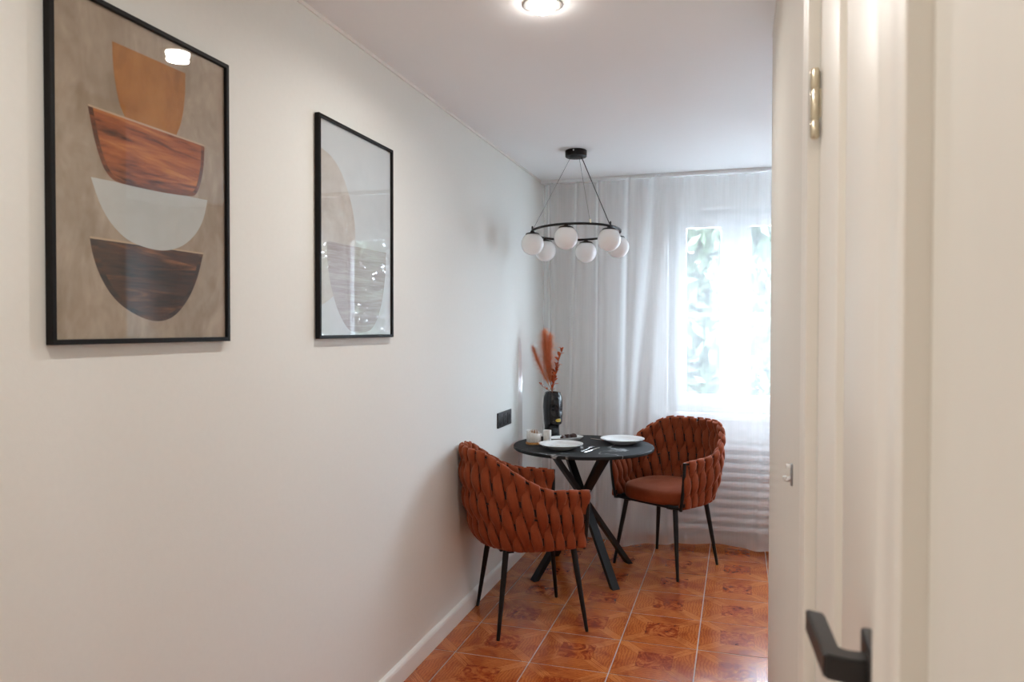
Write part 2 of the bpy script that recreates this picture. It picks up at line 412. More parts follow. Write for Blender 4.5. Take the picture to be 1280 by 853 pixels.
# ------------------------------------------------------------------ window_1
win = struct('window_1', 'white plastic framed window behind the sheer curtain')
def frame_bm(x0, x1, z0, z1, y0, y1, w):
    bm = bmesh.new()
    add_box(bm, (x0, y0, z0), (x0+w, y1, z1), .004); add_box(bm, (x1-w, y0, z0), (x1, y1, z1), .004)
    add_box(bm, (x0+w, y0, z0), (x1-w, y1, z0+w), .004); add_box(bm, (x0+w, y0, z1-w), (x1-w, y1, z1), .004)
    return bm
mesh_obj('window_frame', frame_bm(WX0, WX1, WZ0, WZ1, 5.250, 5.320, .05), M['pvc'], win, smooth=30)
for xm in (1.287, 1.785, 2.283): box('mullion', (xm-.03, 5.250, WZ0+.05), (xm+.03, 5.320, WZ1-.05), M['pvc'], win, .004)
for a, b in ((WX0+.035, 1.272), (1.302, 1.770), (1.800, 2.268), (2.298, WX1-.035)):
    s = mesh_obj('sash', frame_bm(a, b, WZ0+.035, WZ1-.035, 5.230, 5.295, .082), M['pvc'], win, smooth=30)
    box('pane', (a+.08, 5.258, WZ0+.11), (b-.08, 5.262, WZ1-.11), M['window_glass'], s)
    box('glazing_bead', (a+.082, 5.285, 1.52), (b-.082, 5.295, 1.545), M['pvc'], s)
tag(box('window_sill', (.765, YB-.025, WZ0-.045), (WX1+.07, 5.250, WZ0), M['pvc'], win, .006), 'white window sill board')
box('handle', (1.262, 5.205, 1.44), (1.282, 5.230, 1.56), M['pvc'], win, .004)

# ------------------------------------------------------------------ door_1 in the right wall, its casing, handle and hinge
door = struct('door_1', 'cream panelled door with black lever handle in the right wall')
bm = bmesh.new()
XD = XR + .001
add_box(bm, (XD, DY0+.004, .006), (XD+.038, .660, DZ-.004), .003)             # latch stile
add_box(bm, (XD, .935, .006), (XD+.038, DY1-.004, DZ-.004), .003)             # hinge stile
add_box(bm, (XD+.002, .660, 1.86), (XD+.036, .935, DZ-.004), .002)            # rails
add_box(bm, (XD+.002, .660, .006), (XD+.036, .935, .20), .002)
add_box(bm, (XD+.002, .660, .90), (XD+.036, .935, 1.02), .002)
mesh_obj('door_leaf', bm, M['door_paint'], door, smooth=30)
for z0, z1 in ((.20, .90), (1.02, 1.86)):
    bm = bmesh.new(); add_box(bm, (XD+.010, .662, z0+.002), (XD+.028, .933, z1-.002)); add_box(bm, (XD+.003, .700, z0+.045), (XD+.030, .895, z1-.045), .008)
    mesh_obj('door_panel', bm, M['door_paint'], door, smooth=30)
hd = box('door_handle', (XD-.009, .632, 1.128), (XD, .682, 1.180), M['handle_black'], door, .003)
tag(hd, 'black square rose with an angled black lever')
bm = bmesh.new()     # neck and lever, one bent bar
YH, ZH = .657, 1.154
NX = XD - .037
sec = [(.010, -.011), (.010, .011), (-.010, .011), (-.010, -.011)]
# neck from rose to elbow, then the blade along +Y
ringA = [bm.verts.new((XD-.004, YH+a, ZH+b)) for a, b in sec]
ringB = [bm.verts.new((NX+.016, YH+a*1.05, ZH+b*.95)) for a, b in sec]
ringC = [bm.verts.new(q) for q in ((NX+.010, YH+.014, ZH-.010), (NX+.010, YH+.014, ZH+.011), (NX-.004, YH-.006, ZH+.011), (NX-.004, YH-.006, ZH-.010))]
ringD = [bm.verts.new(q) for q in ((NX+.006, YH+.086, ZH-.009), (NX+.006, YH+.086, ZH+.012), (NX-.010, YH+.093, ZH+.012), (NX-.010, YH+.093, ZH-.009))]
for A, B in ((ringA, ringB), (ringB, ringC), (ringC, ringD)):
    for k in range(4): bm.faces.new((A[k], A[(k+1) % 4], B[(k+1) % 4], B[k]))
bm.faces.new(ringA); bm.faces.new(ringD)
bmesh.ops.bevel(bm, geom=list(bm.edges), offset=.0016, segments=2, affect='EDGES')
mesh_obj('lever', bm, M['handle_black'], hd, smooth=35)
hx, hy = XR - .0072, 1.122
for z0 in (1.703, .22):
    prof = [(0, 0), (.0045, .0), (.0065, .003), (.0068, .022), (.0058, .0235), (.0058, .026), (.0066, .0275), (.0066, .066), (.0058, .0675), (.0058, .070), (.0068, .0715), (.0068, .094), (.005, .099), (0, .1)]
    hg = lathe('hinge', prof, M['brass'], door, 14, (hx, hy, z0))
    tag(hg, 'aged brass barrel hinge')
    box('hinge_pin', (hx+.004, hy-.0015, z0+.03), (XD+.004, hy+.0015, z0+.07), M['brass'], hg)
# casings
def casing(name, label, y0, y1, z1, inner):
    bm = bmesh.new(); t_ = .0165
    prof = [(0, 0), (.9, 0), (1, .12), (1, .26), (.86, .34), (.86, .62), (1, .74), (1, .92), (.9, 1), (0, 1)]
    w_ = y1 - y0; vs0, vs1 = [], []
    for a, b in prof:
        y = y0 + b*w_ if inner > 0 else y1 - b*w_
        vs0.append(bm.verts.new((XR - a*t_, y, 0))); vs1.append(bm.verts.new((XR - a*t_, y, z1)))
    n_ = len(prof)
    for k in range(n_): bm.faces.new((vs0[k], vs0[(k+1) % n_], vs1[(k+1) % n_], vs1[k]))
    bm.faces.new(vs0); bm.faces.new(vs1)
    return tag(mesh_obj(name, bm, M['door_paint'], None, smooth=25), label, None, None, 'structure')
casing('trim_3', 'cream door casing on the hinge side', DY1+.001, DY1+.078, DZ+.08, 1)
casing('trim_4', 'cream door casing on the handle side', DY0-.096, DY0-.001, DZ+.08, -1)
tag(box('trim_5', (XR-.015, DY0-.096, DZ+.08), (XR, DY1+.078, DZ+.16), M['door_paint'], None, .004), 'cream casing above the door', None, None, 'structure')

# ------------------------------------------------------------------ ceiling downlights
for k, (x, y) in enumerate(LAMPS):
    t_ = thing('downlight', ['round recessed downlight glowing in the ceiling above the corridor', 'round recessed downlight in the ceiling over the viewer', 'round recessed downlight in the ceiling behind the viewer'][k], 'ceiling light', (x, y, H), 0, 'recessed downlights')
    lathe('rim', [(.043, -.001), (.045, -.0035), (.053, -.0040), (.060, -.003), (.0615, 0), (.043, 0)], M['lamp_ring'], t_, 40)
    lathe('diffuser', [(.042, -.001), (.0415, -.007), (.038, -.016), (.027, -.0225), (.013, -.0255), (0, -.026)], M['lamp'], t_, 32)
    a = area('downlight_beam', (x, y, H-.028), (0, 0, 0), .08, .08, LAMP_W, WARM, 'DISK'); a.data.spread = math.radians(165)

# ------------------------------------------------------------------ curtain, rail
def curtain_y(x, z):
    base = 4.915 + .012*math.sin(x*5.1+.4)
    k = z / H
    lower = max(0, 1 - z/1.1)
    y = base - .10*lower**2*max(0, 1 - x/1.1)
    amp = .012 + .005*(1-k)
    ph = x*21 + 2.2*math.sin(x*6.3+.7) + .3*(1-k)*math.sin(x*9)
    y += amp*math.sin(ph) + .2*amp*math.sin(ph*1.9+1.1+.4*k)
    gather = max(0, (z-2.30)/.15)
    y += .004*gather*math.sin(x*120)
    for xc, dx, w_, d in ((.07, .02, .020, .05), (.27, -.07, .028, .06), (.41, -.01, .022, .06), (.62, -.05, .030, .07), (.80, -.20, .045, .09), (1.52, -.10, .05, .07), (1.9, -.05, .04, .06)):
        xm = xc + dx*(1-k)
        y -= d*(.55+.45*k if d < .08 else .8)*math.exp(-((x-xm)/w_)**2)
    return y
cur = thing('sheer_curtain', 'floor length white sheer curtain hanging in folds in front of the window', 'curtain', (0, 0, 0))
def cloth(x0, x1, z0f, z1, nx, nz):
    bm = bmesh.new(); g = []
    for j in range(nz+1):
        row = []
        for i in range(nx+1):
            x = x0 + (x1-x0)*i/nx; zb = z0f(x); z = zb + (z1-zb)*j/nz
            row.append(bm.verts.new((x, curtain_y(x, z), z)))
        g.append(row)
    for j in range(nz):
        for i in range(nx): bm.faces.new((g[j][i], g[j][i+1], g[j+1][i+1], g[j+1][i]))
    return bm
hem = lambda x: .014 + .010*math.sin(x*7) + .012*min(1, max(0, x-.4))
mesh_obj('cloth', cloth(.012, 2.55, hem, H-.0245, 520, 26), M['voile'], cur, smooth=180)
def off(bm, d):
    for v_ in bm.verts: v_.co.y += d
    return bm
mesh_obj('heading_tape', off(cloth(.012, 2.55, lambda x: H-.085, H-.0245, 520, 2), .004), M['voile_dense'], cur, smooth=180)
bm = bmesh.new(); g = []
for j in range(2):
    g.append([bm.verts.new((.012 + 2.538*i/520, curtain_y(.012 + 2.538*i/520, hem(.012 + 2.538*i/520) + .035*j) + .003, hem(.012 + 2.538*i/520) + .035*j)) for i in range(521)])
for i in range(520): bm.faces.new((g[0][i], g[0][i+1], g[1][i+1], g[1][i]))
mesh_obj('hem', bm, M['voile_dense'], cur, smooth=180)
rail = thing('curtain_rail', 'slim white curtain rail fixed to the ceiling above the sheer curtain', 'curtain rail', (0, 0, 0))
bm = bmesh.new(); add_box(bm, (.005, 4.885, H-.020), (2.6, 4.945, H), .002); mesh_obj('track', bm, M['pvc'], rail, smooth=30)
box('track_lip', (.005, 4.882, H-.022), (2.6, 4.886, H-.012), M['pvc'], rail)
box('end_cap', (.002, 4.883, H-.023), (.012, 4.947, H-.0005), M['pvc'], rail, .001)

# radiator with horizontal bars under the sill
rad = thing('radiator', 'white radiator of horizontal bars under the window sill behind the curtain', 'radiator', (1.6, 5.095, 0))
NB = 10
for k in range(NB):
    z = .080 + k*.0605
    b = box('bar', (-.68, -.022, z), (.60, .012, z+.032), M['radiator'], rad, .006)
box('gap_shade_sheet', (-.67, .013, .07), (.59, .016, .66), M['rad_gap_shade'], rad)  # sheet added behind the bars, its darker tone stands for shade in the gaps
for x in (-.62, -.04, .54): box('upright', (x-.012, .0165, .03), (x+.012, .036, .68), M['radiator'], rad, .004)
for x in (-.62, .54): box('foot', (x-.018, -.015, 0), (x+.018, .034, .032), M['radiator'], rad, .003)

# added white strip standing in for a bright light streak on the wall
tr_ = thing('light_streak_strip', 'slim white strip added as a bright light streak on left wall beside the socket', 'light streak', (0, 4.40, 0))
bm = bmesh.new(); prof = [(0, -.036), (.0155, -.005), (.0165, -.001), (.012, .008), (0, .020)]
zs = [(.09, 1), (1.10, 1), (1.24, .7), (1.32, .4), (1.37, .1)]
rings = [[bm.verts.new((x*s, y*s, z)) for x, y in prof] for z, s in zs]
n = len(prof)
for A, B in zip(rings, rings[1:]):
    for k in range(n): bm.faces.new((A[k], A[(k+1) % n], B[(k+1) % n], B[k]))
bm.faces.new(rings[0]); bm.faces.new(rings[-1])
mesh_obj('streak_body', bm, M['strip'], tr_, smooth=20)
box('streak_end', (0, -.034, .0865), (.015, .018, .0905), M['pvc'], tr_)

# ------------------------------------------------------------------ pictures on the left wall
def flat_poly(bm, pts, x, mi):
    f = bm.faces.new([bm.verts.new((x, y, z)) for y, z in pts]); f.material_index = mi
def smooth_poly(pts, corners, it=2):
    """Chaikin smoothing that keeps the listed corner points."""
    idx = [(p_, k in corners) for k, p_ in enumerate(pts)]
    for _ in range(it):
        out = []
        for k in range(len(idx)):
            (a, ca), (b, cb) = idx[k], idx[(k+1) % len(idx)]
            if ca: out.append((a, True))
            q0 = (a[0]*.75+b[0]*.25, a[1]*.75+b[1]*.25); q1 = (a[0]*.25+b[0]*.75, a[1]*.25+b[1]*.75)
            if ca and cb: continue
            if not ca: out.append((q0, False))
            if not cb: out.append((q1, False))
        idx = out
    return [p_ for p_, _ in idx]
def picture(name, label, y0, y1, z0, z1, base, shapes, mats):
    t_ = thing(name, label, 'picture', (0, 0, 0))
    w_ = .011
    bm = bmesh.new()
    outer = [(y0, z0), (y1, z0), (y1, z1), (y0, z1)]; inner = [(y0+w_, z0+w_), (y1-w_, z0+w_), (y1-w_, z1-w_), (y0+w_, z1-w_)]
    xb, xf = .003, .020
    V = {}
    for nm, pts, x in (('ob', outer, xb), ('of', outer, xf), ('if', inner, xf), ('ib', inner, xb)):
        V[nm] = [bm.verts.new((x, y, z)) for y, z in pts]
    for A, B in (('ob', 'of'), ('of', 'if'), ('if', 'ib'), ('ib', 'ob')):
        for k in range(4): bm.faces.new((V[A][k], V[A][(k+1) % 4], V[B][(k+1) % 4], V[B][k]))
    bmesh.ops.bevel(bm, geom=[e for e in bm.edges if all(abs(v_.co.x-xf) < 1e-5 for v_ in e.verts)], offset=.0012, segments=1, affect='EDGES')
    mesh_obj('frame', bm, M['black_frame'], t_)
    box('backing', (.003, y0+.008, z0+.008), (.0105, y1-.008, z1-.008), M['dark_hole'], t_)
    bm = bmesh.new()
    flat_poly(bm, inner, .0110, 0)
    for k, (pts, corners, mi) in enumerate(shapes):
        flat_poly(bm, smooth_poly(pts, corners), .0111 + .00008*k, mi)
    o = mesh_obj('print', bm, None, t_, mats=mats); tag(o, base)
    # all faces of the print look into the room
    for p_ in o.data.polygons:
        if p_.normal.x < 0: p_.flip()
    box('glass', (.0135, y0+w_-.001, z0+w_-.001), (.0150, y1-w_+.001, z1-w_+.001), M['picture_glass'], t_)
    return t_
S1 = dict(
 dark=[(1.2015,1.6247),(1.5419,1.6234),(1.5228,1.5634),(1.4922,1.5083),(1.4482,1.465),(1.4064,1.449),(1.3601,1.4506),(1.3042,1.4701),(1.2598,1.4989),(1.2266,1.5431),(1.2086,1.5869)],
 dline=[(1.2015,1.6247),(1.5419,1.6234),(1.5405,1.6195),(1.2027,1.6205)],
 white=[(1.2059,1.7481),(1.5572,1.7585),(1.5458,1.7142),(1.5222,1.6742),(1.4785,1.6361),(1.4215,1.6156),(1.3681,1.6142),(1.3056,1.6249),(1.2613,1.6524),(1.2281,1.6934)],
 orange=[(1.2628,2.0505),(1.482,2.0539),(1.48,1.9906),(1.4679,1.9299),(1.4491,1.894),(1.3447,1.8533),(1.2892,1.9009),(1.2733,1.9476),(1.2646,2.0004)],
 rust=[(1.1989,1.898),(1.5473,1.8958),(1.5454,1.8476),(1.534,1.7967),(1.5184,1.767),(1.5017,1.7577),(1.4091,1.7509),(1.3068,1.749),(1.2714,1.7498),(1.2509,1.7588),(1.2333,1.7808),(1.2142,1.8307)],
 rline=[(1.1989,1.898),(1.5473,1.8958),(1.5472,1.8915),(1.2003,1.8940)])
def inset(pts, f, cy_, cz_): return [(cy_ + (y-cy_)*f, cz_ + (z-cz_)*f) for y, z in pts]
picture('framed_picture', 'black framed print of four stacked brown, white and ochre bowls on taupe', 1.106, 1.633, 1.3995, 2.1245, 'taupe print of four stacked bowls',
        [(S1['dark'], (0, 1), 4), (inset(S1['dark'], .90, 1.39, 1.555), (0, 1), 7), (S1['dline'], (0, 1, 2, 3), 5), (S1['white'], (0, 1), 3), (S1['orange'], (0, 1, 4, 5), 1), (S1['rust'], (0, 1), 6), (inset(S1['rust'], .93, 1.385, 1.84), (0, 1), 2), (S1['rline'], (0, 1, 2, 3), 5)],
        [M['print_taupe'], M['print_ochre'], M['print_rust'], M['print_white'], M['print_brown'], M['print_cream_line'], M['print_rust_dark'], M['print_brown_mid']])
S2 = dict(arch=[(2.078,2.0188),(2.1067,2.0152),(2.1622,2.0013),(2.22,1.9634),(2.2701,1.8959),(2.3031,1.8281),(2.3134,1.7558),(2.3089,1.7025),(2.2793,1.6369),(2.2181,1.571),(2.1409,1.5273),(2.078,1.505)],
          bowl=[(2.1234,1.7203),(2.5491,1.7231),(2.5439,1.6457),(2.5187,1.5415),(2.4819,1.4726),(2.4321,1.4276),(2.3752,1.4093),(2.3098,1.4115),(2.2577,1.4279),(2.1883,1.4937),(2.1412,1.5867),(2.125,1.6645)])
S2['bowl'] = [(y, max(z, 1.418)) for y, z in S2['bowl']]
picture('framed_picture', 'black framed pale print of a beige arch and mauve bowl nearer the window', 2.067, 2.595, 1.3995, 2.1245, 'pale print of a beige arch over a mauve bowl',
        [(S2['arch'], (0, 11), 1), (S2['bowl'], (0, 1), 2)], [M['print_pale'], M['print_beige'], M['print_mauve']])

# ------------------------------------------------------------------ wall fittings
so = thing('wall_socket', 'black triple wall socket on the left wall above the near chair', 'socket', (0, 4.067, .908))
box('cover_frame', (.0005, -.128, -.044), (.0085, .128, .044), M['black_plastic'], so, .003)
for k in (-1, 0, 1):
    bm = bmesh.new(); add_box(bm, (.006, k*.072-.031, -.031), (.0115, k*.072+.031, .031), .003)
    s_ = mesh_obj('socket_face', bm, M['black_plastic'], so, smooth=30)
    bm = bmesh.new(); add_lathe(bm, [(.0, .0), (.0205, .0), (.0205, .0008), (.0185, .0008), (.018, .0002), (0, .0002)], 24)
    bmesh.ops.transform(bm, matrix=Matrix.Translation((.0118, k*.072, 0)) @ Matrix.Rotation(PI/2, 4, 'Y'), verts=bm.verts)
    mesh_obj('recess', bm, M['dark_hole'], s_, smooth=30)
hk = thing('wall_hook', 'small white and grey hook stuck on the beige corridor wall', 'hook', (XR, 1.60, 1.135))
box('back_plate', (-.004, -.010, -.022), (0, .010, .022), M['grey_metal'], hk, .001)
box('cap', (-.013, -.009, .014), (-.003, .009, .021), M['pvc_gloss'], hk, .002)
bm = bmesh.new(); add_tube(bm, [(-.003, 0, -.006), (-.010, 0, -.012), (-.014, 0, -.012), (-.015, 0, -.004)], .0042, 8); mesh_obj('prong', bm, M['pvc_gloss'], hk, smooth=50)

# ------------------------------------------------------------------ table
TC = (.438, 4.236); TZ = .748; TR = .411
tb = thing('dining_table', 'round black marble look dining table with crossed black legs', 'table', (*TC, 0), 0)
lathe('tabletop', [(0, TZ-.018), (TR-.004, TZ-.018), (TR, TZ-.014), (TR, TZ-.004), (TR-.003, TZ), (0, TZ)], M['marble'], tb, 96, smooth=30)
feet = [(-.232, -.237), (.228, -.240), (.235, .237), (-.230, .235)]
for fx, fy in feet:
    tx, ty = -fx*.66, -fy*.66
    a, b = Vector((tx, ty, TZ-.019)), Vector((fx, fy, .0))
    d = (b-a).normalized(); side = d.cross(Vector((0, 0, 1))).normalized(); nn = side.cross(d)
    bm = bmesh.new(); rg = []
    for p_, z in ((a, TZ-.019), (b, 0.0)):
        r4 = []
        for sx_, sn in ((-1, -1), (1, -1), (1, 1), (-1, 1)):
            q = p_ + side*.023*sx_ + nn*.0125*sn
            q = q + d*((z - q.z)/d.z); r4.append(bm.verts.new(q))
        rg.append(r4)
    for k in range(4): bm.faces.new((rg[0][k], rg[0][(k+1) % 4], rg[1][(k+1) % 4], rg[1][k]))
    bm.faces.new(rg[0]); bm.faces.new(rg[1])
    mesh_obj('leg', bm, M['black_metal'], tb)
lathe('hub', [(0, .44), (.030, .44), (.034, .446), (.034, .474), (.030, .48), (0, .48)], M['black_metal'], tb, 20)

# ------------------------------------------------------------------ chairs
def build_chair(label):
    root = thing('armchair', label, 'chair', (0, 0, 0), 0, 'woven velvet armchairs')
    NS = 44
    def plan(tq, top):
        """tq 0..1 from right arm front round the back to the left arm front"""
        if top: ex, ey, xc, fx, fy = .315, .315, -.015, .205, .268
        else: ex, ey, xc, fx, fy = .235, .250, -.015, .195, .236
        pts = [(fx, -fy)]
        for k in range(41):
            ph = -PI/2 + PI*k/40
            pts.append((xc - ex*math.cos(ph), ey*math.sin(ph)))
        pts.append((fx, fy))
        L = [0]
        for a, b in zip(pts, pts[1:]): L.append(L[-1] + math.hypot(b[0]-a[0], b[1]-a[1]))
        s = min(max(tq, 0), 1)*L[-1]
        for k in range(len(pts)-1):
            if s <= L[k+1]+1e-9:
                f = (s-L[k])/(L[k+1]-L[k]); a, b = pts[k], pts[k+1]
                x, y = a[0]+(b[0]-a[0])*f, a[1]+(b[1]-a[1])*f
                return x, y
        return pts[-1]
    def topz(tq):
        u = min(tq, 1-tq)           # 0 at arm fronts, .5 at back
        f = min(1, max(0, (u-.10)/.30)); f = f*f*(3-2*f)
        return .672 + .012*min(1, u/.1) + .176*f
    ZB = .402
    def P(tq, v):
        zt = topz(tq); z = ZB + (zt-ZB)*v
        hgt = z - ZB
        k = 1 - (1-min(1, hgt/.44))**2.6
        a, b = plan(tq, False), plan(tq, True)
        return Vector((a[0]+(b[0]-a[0])*k, a[1]+(b[1]-a[1])*k, z))
    def frame(tq, v):
        e = .004; p_ = P(tq, v)
        tt = (P(min(1, tq+e), v)-P(max(0, tq-e), v)).normalized()
        tv = (P(tq, min(1, v+e))-P(tq, max(0, v-e))).normalized()
        return p_, tt, tv, tv.cross(tt).normalized()*1.0
    # outward direction check
    p_, tt, tv, nn = frame(.5, .5); SG = 1 if nn.x < 0 else -1
    A, TH = .0125, .0098
    for i in range(NS):
        tq = (i+.5)/NS; sg = -1 if i % 2 else 1
        zt = topz(tq); Lh = zt - ZB; nseg = 22; SEG = 10; vtop = 1 if i % 2 == 0 else .985
        pitch = (P(min(1, tq+.5/NS), .9)-P(max(0, tq-.5/NS), .9)).length
        pb = (P(min(1, tq+.5/NS), .05)-P(max(0, tq-.5/NS), .05)).length
        half = .128
        bm = bmesh.new(); rings = []
        for j in range(nseg+1):
            v = j/nseg*vtop; s = (1-v)*Lh
            w_ = math.cos(PI*s/half)*sg
            fade = min(1, v/.06+.15)*min(1, s/.03+.55)
            lean = -.18*math.sin(PI*s/half)*sg*min(1, v/.1)/NS
            p_, tt, tv, nn = frame(min(.995, max(.005, tq+lean*.9)), max(.01, v)); nn = nn*SG
            pt = pb + (pitch-pb)*v**.6
            wid = pt*(.54 + .33*abs(w_))*(1 - .10*max(0, 1-s/.02))
            th = TH*(.85+.35*abs(w_))
            if j == 0: wid *= .8; th *= .55
            if j == nseg: th *= 1.15
            if i == NS//2 - 1 or i == NS//2:          # the two middle straps part a little at the rim
                dd = (-1 if i == NS//2 - 1 else 1)*.006*max(0, v-.72)/.28; p_ = p_ + tt*dd; wid *= 1 - .10*max(0, v-.72)/.28
            c = p_ + nn*(A*w_*fade)
            ring = []
            for k in range(SEG):
                a = 2*PI*k/SEG; ca, sa = math.cos(a), math.sin(a)
                ring.append(bm.verts.new(c + tt*wid*math.copysign(abs(ca)**.75, ca) + nn*th*math.copysign(abs(sa)**.9, sa)))
            rings.append(ring)
        # rounded fold over the top rail
        p_, tt, tv, nn = frame(tq, vtop); nn = nn*SG
        for q, sc_ in ((.006, .86), (.0105, .45)):
            rings.append([bm.verts.new(((vv_.co - p_).dot(tt)*tt*(1-.04*(1-sc_)) + (vv_.co - p_).dot(nn)*nn*sc_) + p_ + Vector((0, 0, q))) for vv_ in rings[nseg]])
        for Ar, Br in zip(rings, rings[1:]):
            for k in range(SEG): bm.faces.new((Ar[k], Ar[(k+1) % SEG], Br[(k+1) % SEG], Br[k]))
        bm.faces.new(rings[0][::-1]); bm.faces.new(rings[-1])
        mesh_obj('woven_strap', bm, M['velvet'], root, smooth=70)
    # dark sheet added between the straps, its colour stands for shade in the gaps
    bm = bmesh.new(); g = [[bm.verts.new(P(i/48, .03 + .89*j/10)) for i in range(49)] for j in range(11)]
    for j in range(10):
        for i in range(48): bm.faces.new((g[j][i], g[j][i+1], g[j+1][i+1], g[j+1][i]))
    mesh_obj('gap_sheet', bm, M['gap_sheet'], root, smooth=60)
    # black metal: top rail, two inner rails, front bars, seat ring
    for v, r in ((.985, .006), (.5, .005)):
        tube('back_rail', [P(k/40, v) for k in range(41)], r, M['black_metal'], root, 8)
    for s in (0, 1):
        pts = [P(s, v/10) for v in range(11)]
        pts = [Vector((q.x+.006, q.y, q.z)) for q in pts]
        pts = [Vector((pts[0].x-.012, pts[0].y*.93, .404))] + pts + [pts[-1] + Vector((.0, 0, .006))]
        tube('front_bar', pts, .0105, M['black_metal'], root, 8, squash=.8)
    ringp = [Vector((plan(k/40, False)[0]*(.93 if plan(k/40, False)[0] < .15 else .985), plan(k/40, False)[1]*(.92 if plan(k/40, False)[0] < .15 else .95), .409)) for k in range(41)]
    tube('seat_frame', ringp, .0115, M['black_metal'], root, 8, closed=True)
    bm = bmesh.new()
    for y in (-.15, .15): add_box(bm, (-.19, y-.018, .393), (.19, y+.018, .403))
    for x in (-.15, .15): add_box(bm, (x-.018, -.20, .392), (x+.018, .20, .402))
    mesh_obj('seat_support', bm, M['black_metal'], root)
    # cushion
    bm = bmesh.new(); n_ = 44; outl = []
    for k in range(n_):
        a = 2*PI*k/n_; ca, sa = math.cos(a), math.sin(a)
        ex = 3.2
        x = .222*math.copysign(abs(ca)**(2/ex), ca) - .002; y = .222*math.copysign(abs(sa)**(2/ex), sa)
        if x < 0:
            rr = math.hypot(x, y); lim = .236
            if rr > lim: x, y = x*lim/rr, y*lim/rr
        outl.append((x, y))
    rings = []
    for sc_, z in ((.90, .412), (.97, .415), (1.0, .428), (1.005, .455), (.995, .478), (.965, .492), (.88, .500), (.6, .507), (.3, .510)):
        rings.append([bm.verts.new((x*sc_, y*sc_, z - .010*max(0, (x-.1)/.12)**2*(z > .47))) for x, y in outl])
    for Ar, Br in zip(rings, rings[1:]):
        for k in range(n_): bm.faces.new((Ar[k], Ar[(k+1) % n_], Br[(k+1) % n_], Br[k]))
    bm.faces.new(rings[0][::-1]); top_ = bm.verts.new((0, 0, .511))
    for k in range(n_): bm.faces.new((rings[-1][k], rings[-1][(k+1) % n_], top_))
    mesh_obj('seat_cushion', bm, M['velvet'], root, smooth=60)
    for fx, fy in ((.218, -.229), (.218, .229), (-.213, -.221), (-.213, .221)):
        a, b = Vector((fx*.76, fy*.76, .400)), Vector((fx, fy, 0))
        pts = [a.lerp(b, q) for q in (0, .3, .7, .985, 1)]
        lg = tube('leg', pts, [.0150, .0138, .0108, .0085, .0075], M['black_metal'], root, 12)
    return root
ch1 = build_chair('terracotta woven velvet armchair seen from behind close to the left wall')
ch1.location = (.323, 3.474, 0); ch1.rotation_euler = (0, 0, math.radians(32))
ch2 = copy_tree(ch1)
tag(ch2, 'terracotta woven velvet armchair facing the viewer beside the window curtain')
ch2.location = (.895, 4.522, 0); ch2.rotation_euler = (0, 0, math.radians(-119.6))

# ------------------------------------------------------------------ chandelier
CC = Vector((.414, 4.119, H))
cl = thing('chandelier', 'black ring chandelier with six white glass globes above the round table', 'chandelier', CC)
lathe('canopy', [(0, -.040), (.056, -.040), (.061, -.036), (.062, -.004), (.058, 0), (0, 0)], M['black_metal'], cl, 40)
bm = bmesh.new(); add_tube(bm, [(-.0, -.062, -.012), (-.0, -.066, -.012)], .004, 10); mesh_obj('screw', bm, M['steel'], cl, smooth=40)
RR = .253; RZ = 1.985 - H
latx, laty = .956, .294
def on_ring(deg, r=RR, dz=0):
    a = math.radians(deg); L_, D_ = r*math.sin(a), -r*math.cos(a)
    return Vector((L_*latx - D_*laty, L_*laty + D_*latx, RZ - .055*D_ + dz))
tube('ring', [on_ring(k*5) for k in range(72)], .0068, M['black_metal'], cl, 10, closed=True)
for k in range(6):
    dg = -19 + 60*k + (2 if k == 0 else 0); q = on_ring(dg)
    g_ = lathe('globe_lamp', [(0, -.140)] + [(.064*math.sin(PI*a/20), -.076 - .064*math.cos(PI*a/20)) for a in range(1, 20)] + [(0, -.012)], M['globe'], cl, 32, q)
    lathe('lamp_cap', [(0, -.004), (.010, -.004), (.012, -.010), (.034, -.0155), (.040, -.0215), (.0395, -.0225), (0, -.014)], M['black_metal'], g_, 24, q)
def wire(dg, r, mat, cpt):
    q = on_ring(dg); tube('suspension_wire', [Vector(cpt), q], r, mat, cl, 6)
wire(-80, .0011, M['wire'], (-.030*latx, -.030*laty, -.039))
wire(13, .0011, M['wire'], (.018, .0, -.039))
wire(43, .0026, M['black_metal'], (.032*latx, .032*laty, -.039))
for dg in (-80, 13, 43):
    q = on_ring(dg); lathe('wire_clamp', [(0, .002), (.0052, .002), (.0052, .022), (.003, .025), (0, .025)], M['brass'] if dg == 13 else M['black_metal'], cl, 12, q)

# ------------------------------------------------------------------ things on the table
def plate_prof(r):
    return [(0, 0), (r*.52, 0), (r*.56, .002), (r*.60, .006), (r*.86, .019), (r*.985, .0285), (r, .0305), (r*.995, .032), (r*.96, .0312), (r*.80, .0245), (r*.72, .0165), (r*.66, .0135), (0, .0130)]
def plate(loc, r, label):
    t_ = lathe('dinner_plate', plate_prof(r), M['porcelain'], None, 64, smooth=60); t_.location = (*loc, TZ+.0004)
    return tag(t_, label, 'plate', 'dinner plates on the round table')
plate((.344, 4.062), .127, 'white porcelain dinner plate on the table side nearest the viewer')
plate((.648, 4.369), .131, 'white porcelain dinner plate on the table side towards the window')
# oblong tray with pastries
tc_ = Vector((.290, 4.402)); ang = math.radians(44)
tray = lathe('serving_tray', [(0, 0), (.100, 0), (.112, .004), (.128, .016), (.130, .018), (.127, .0185), (.112, .0085), (.100, .005), (0, .005)], M['porcelain'], None, 64, sx=1.0, sy=.46, smooth=60)
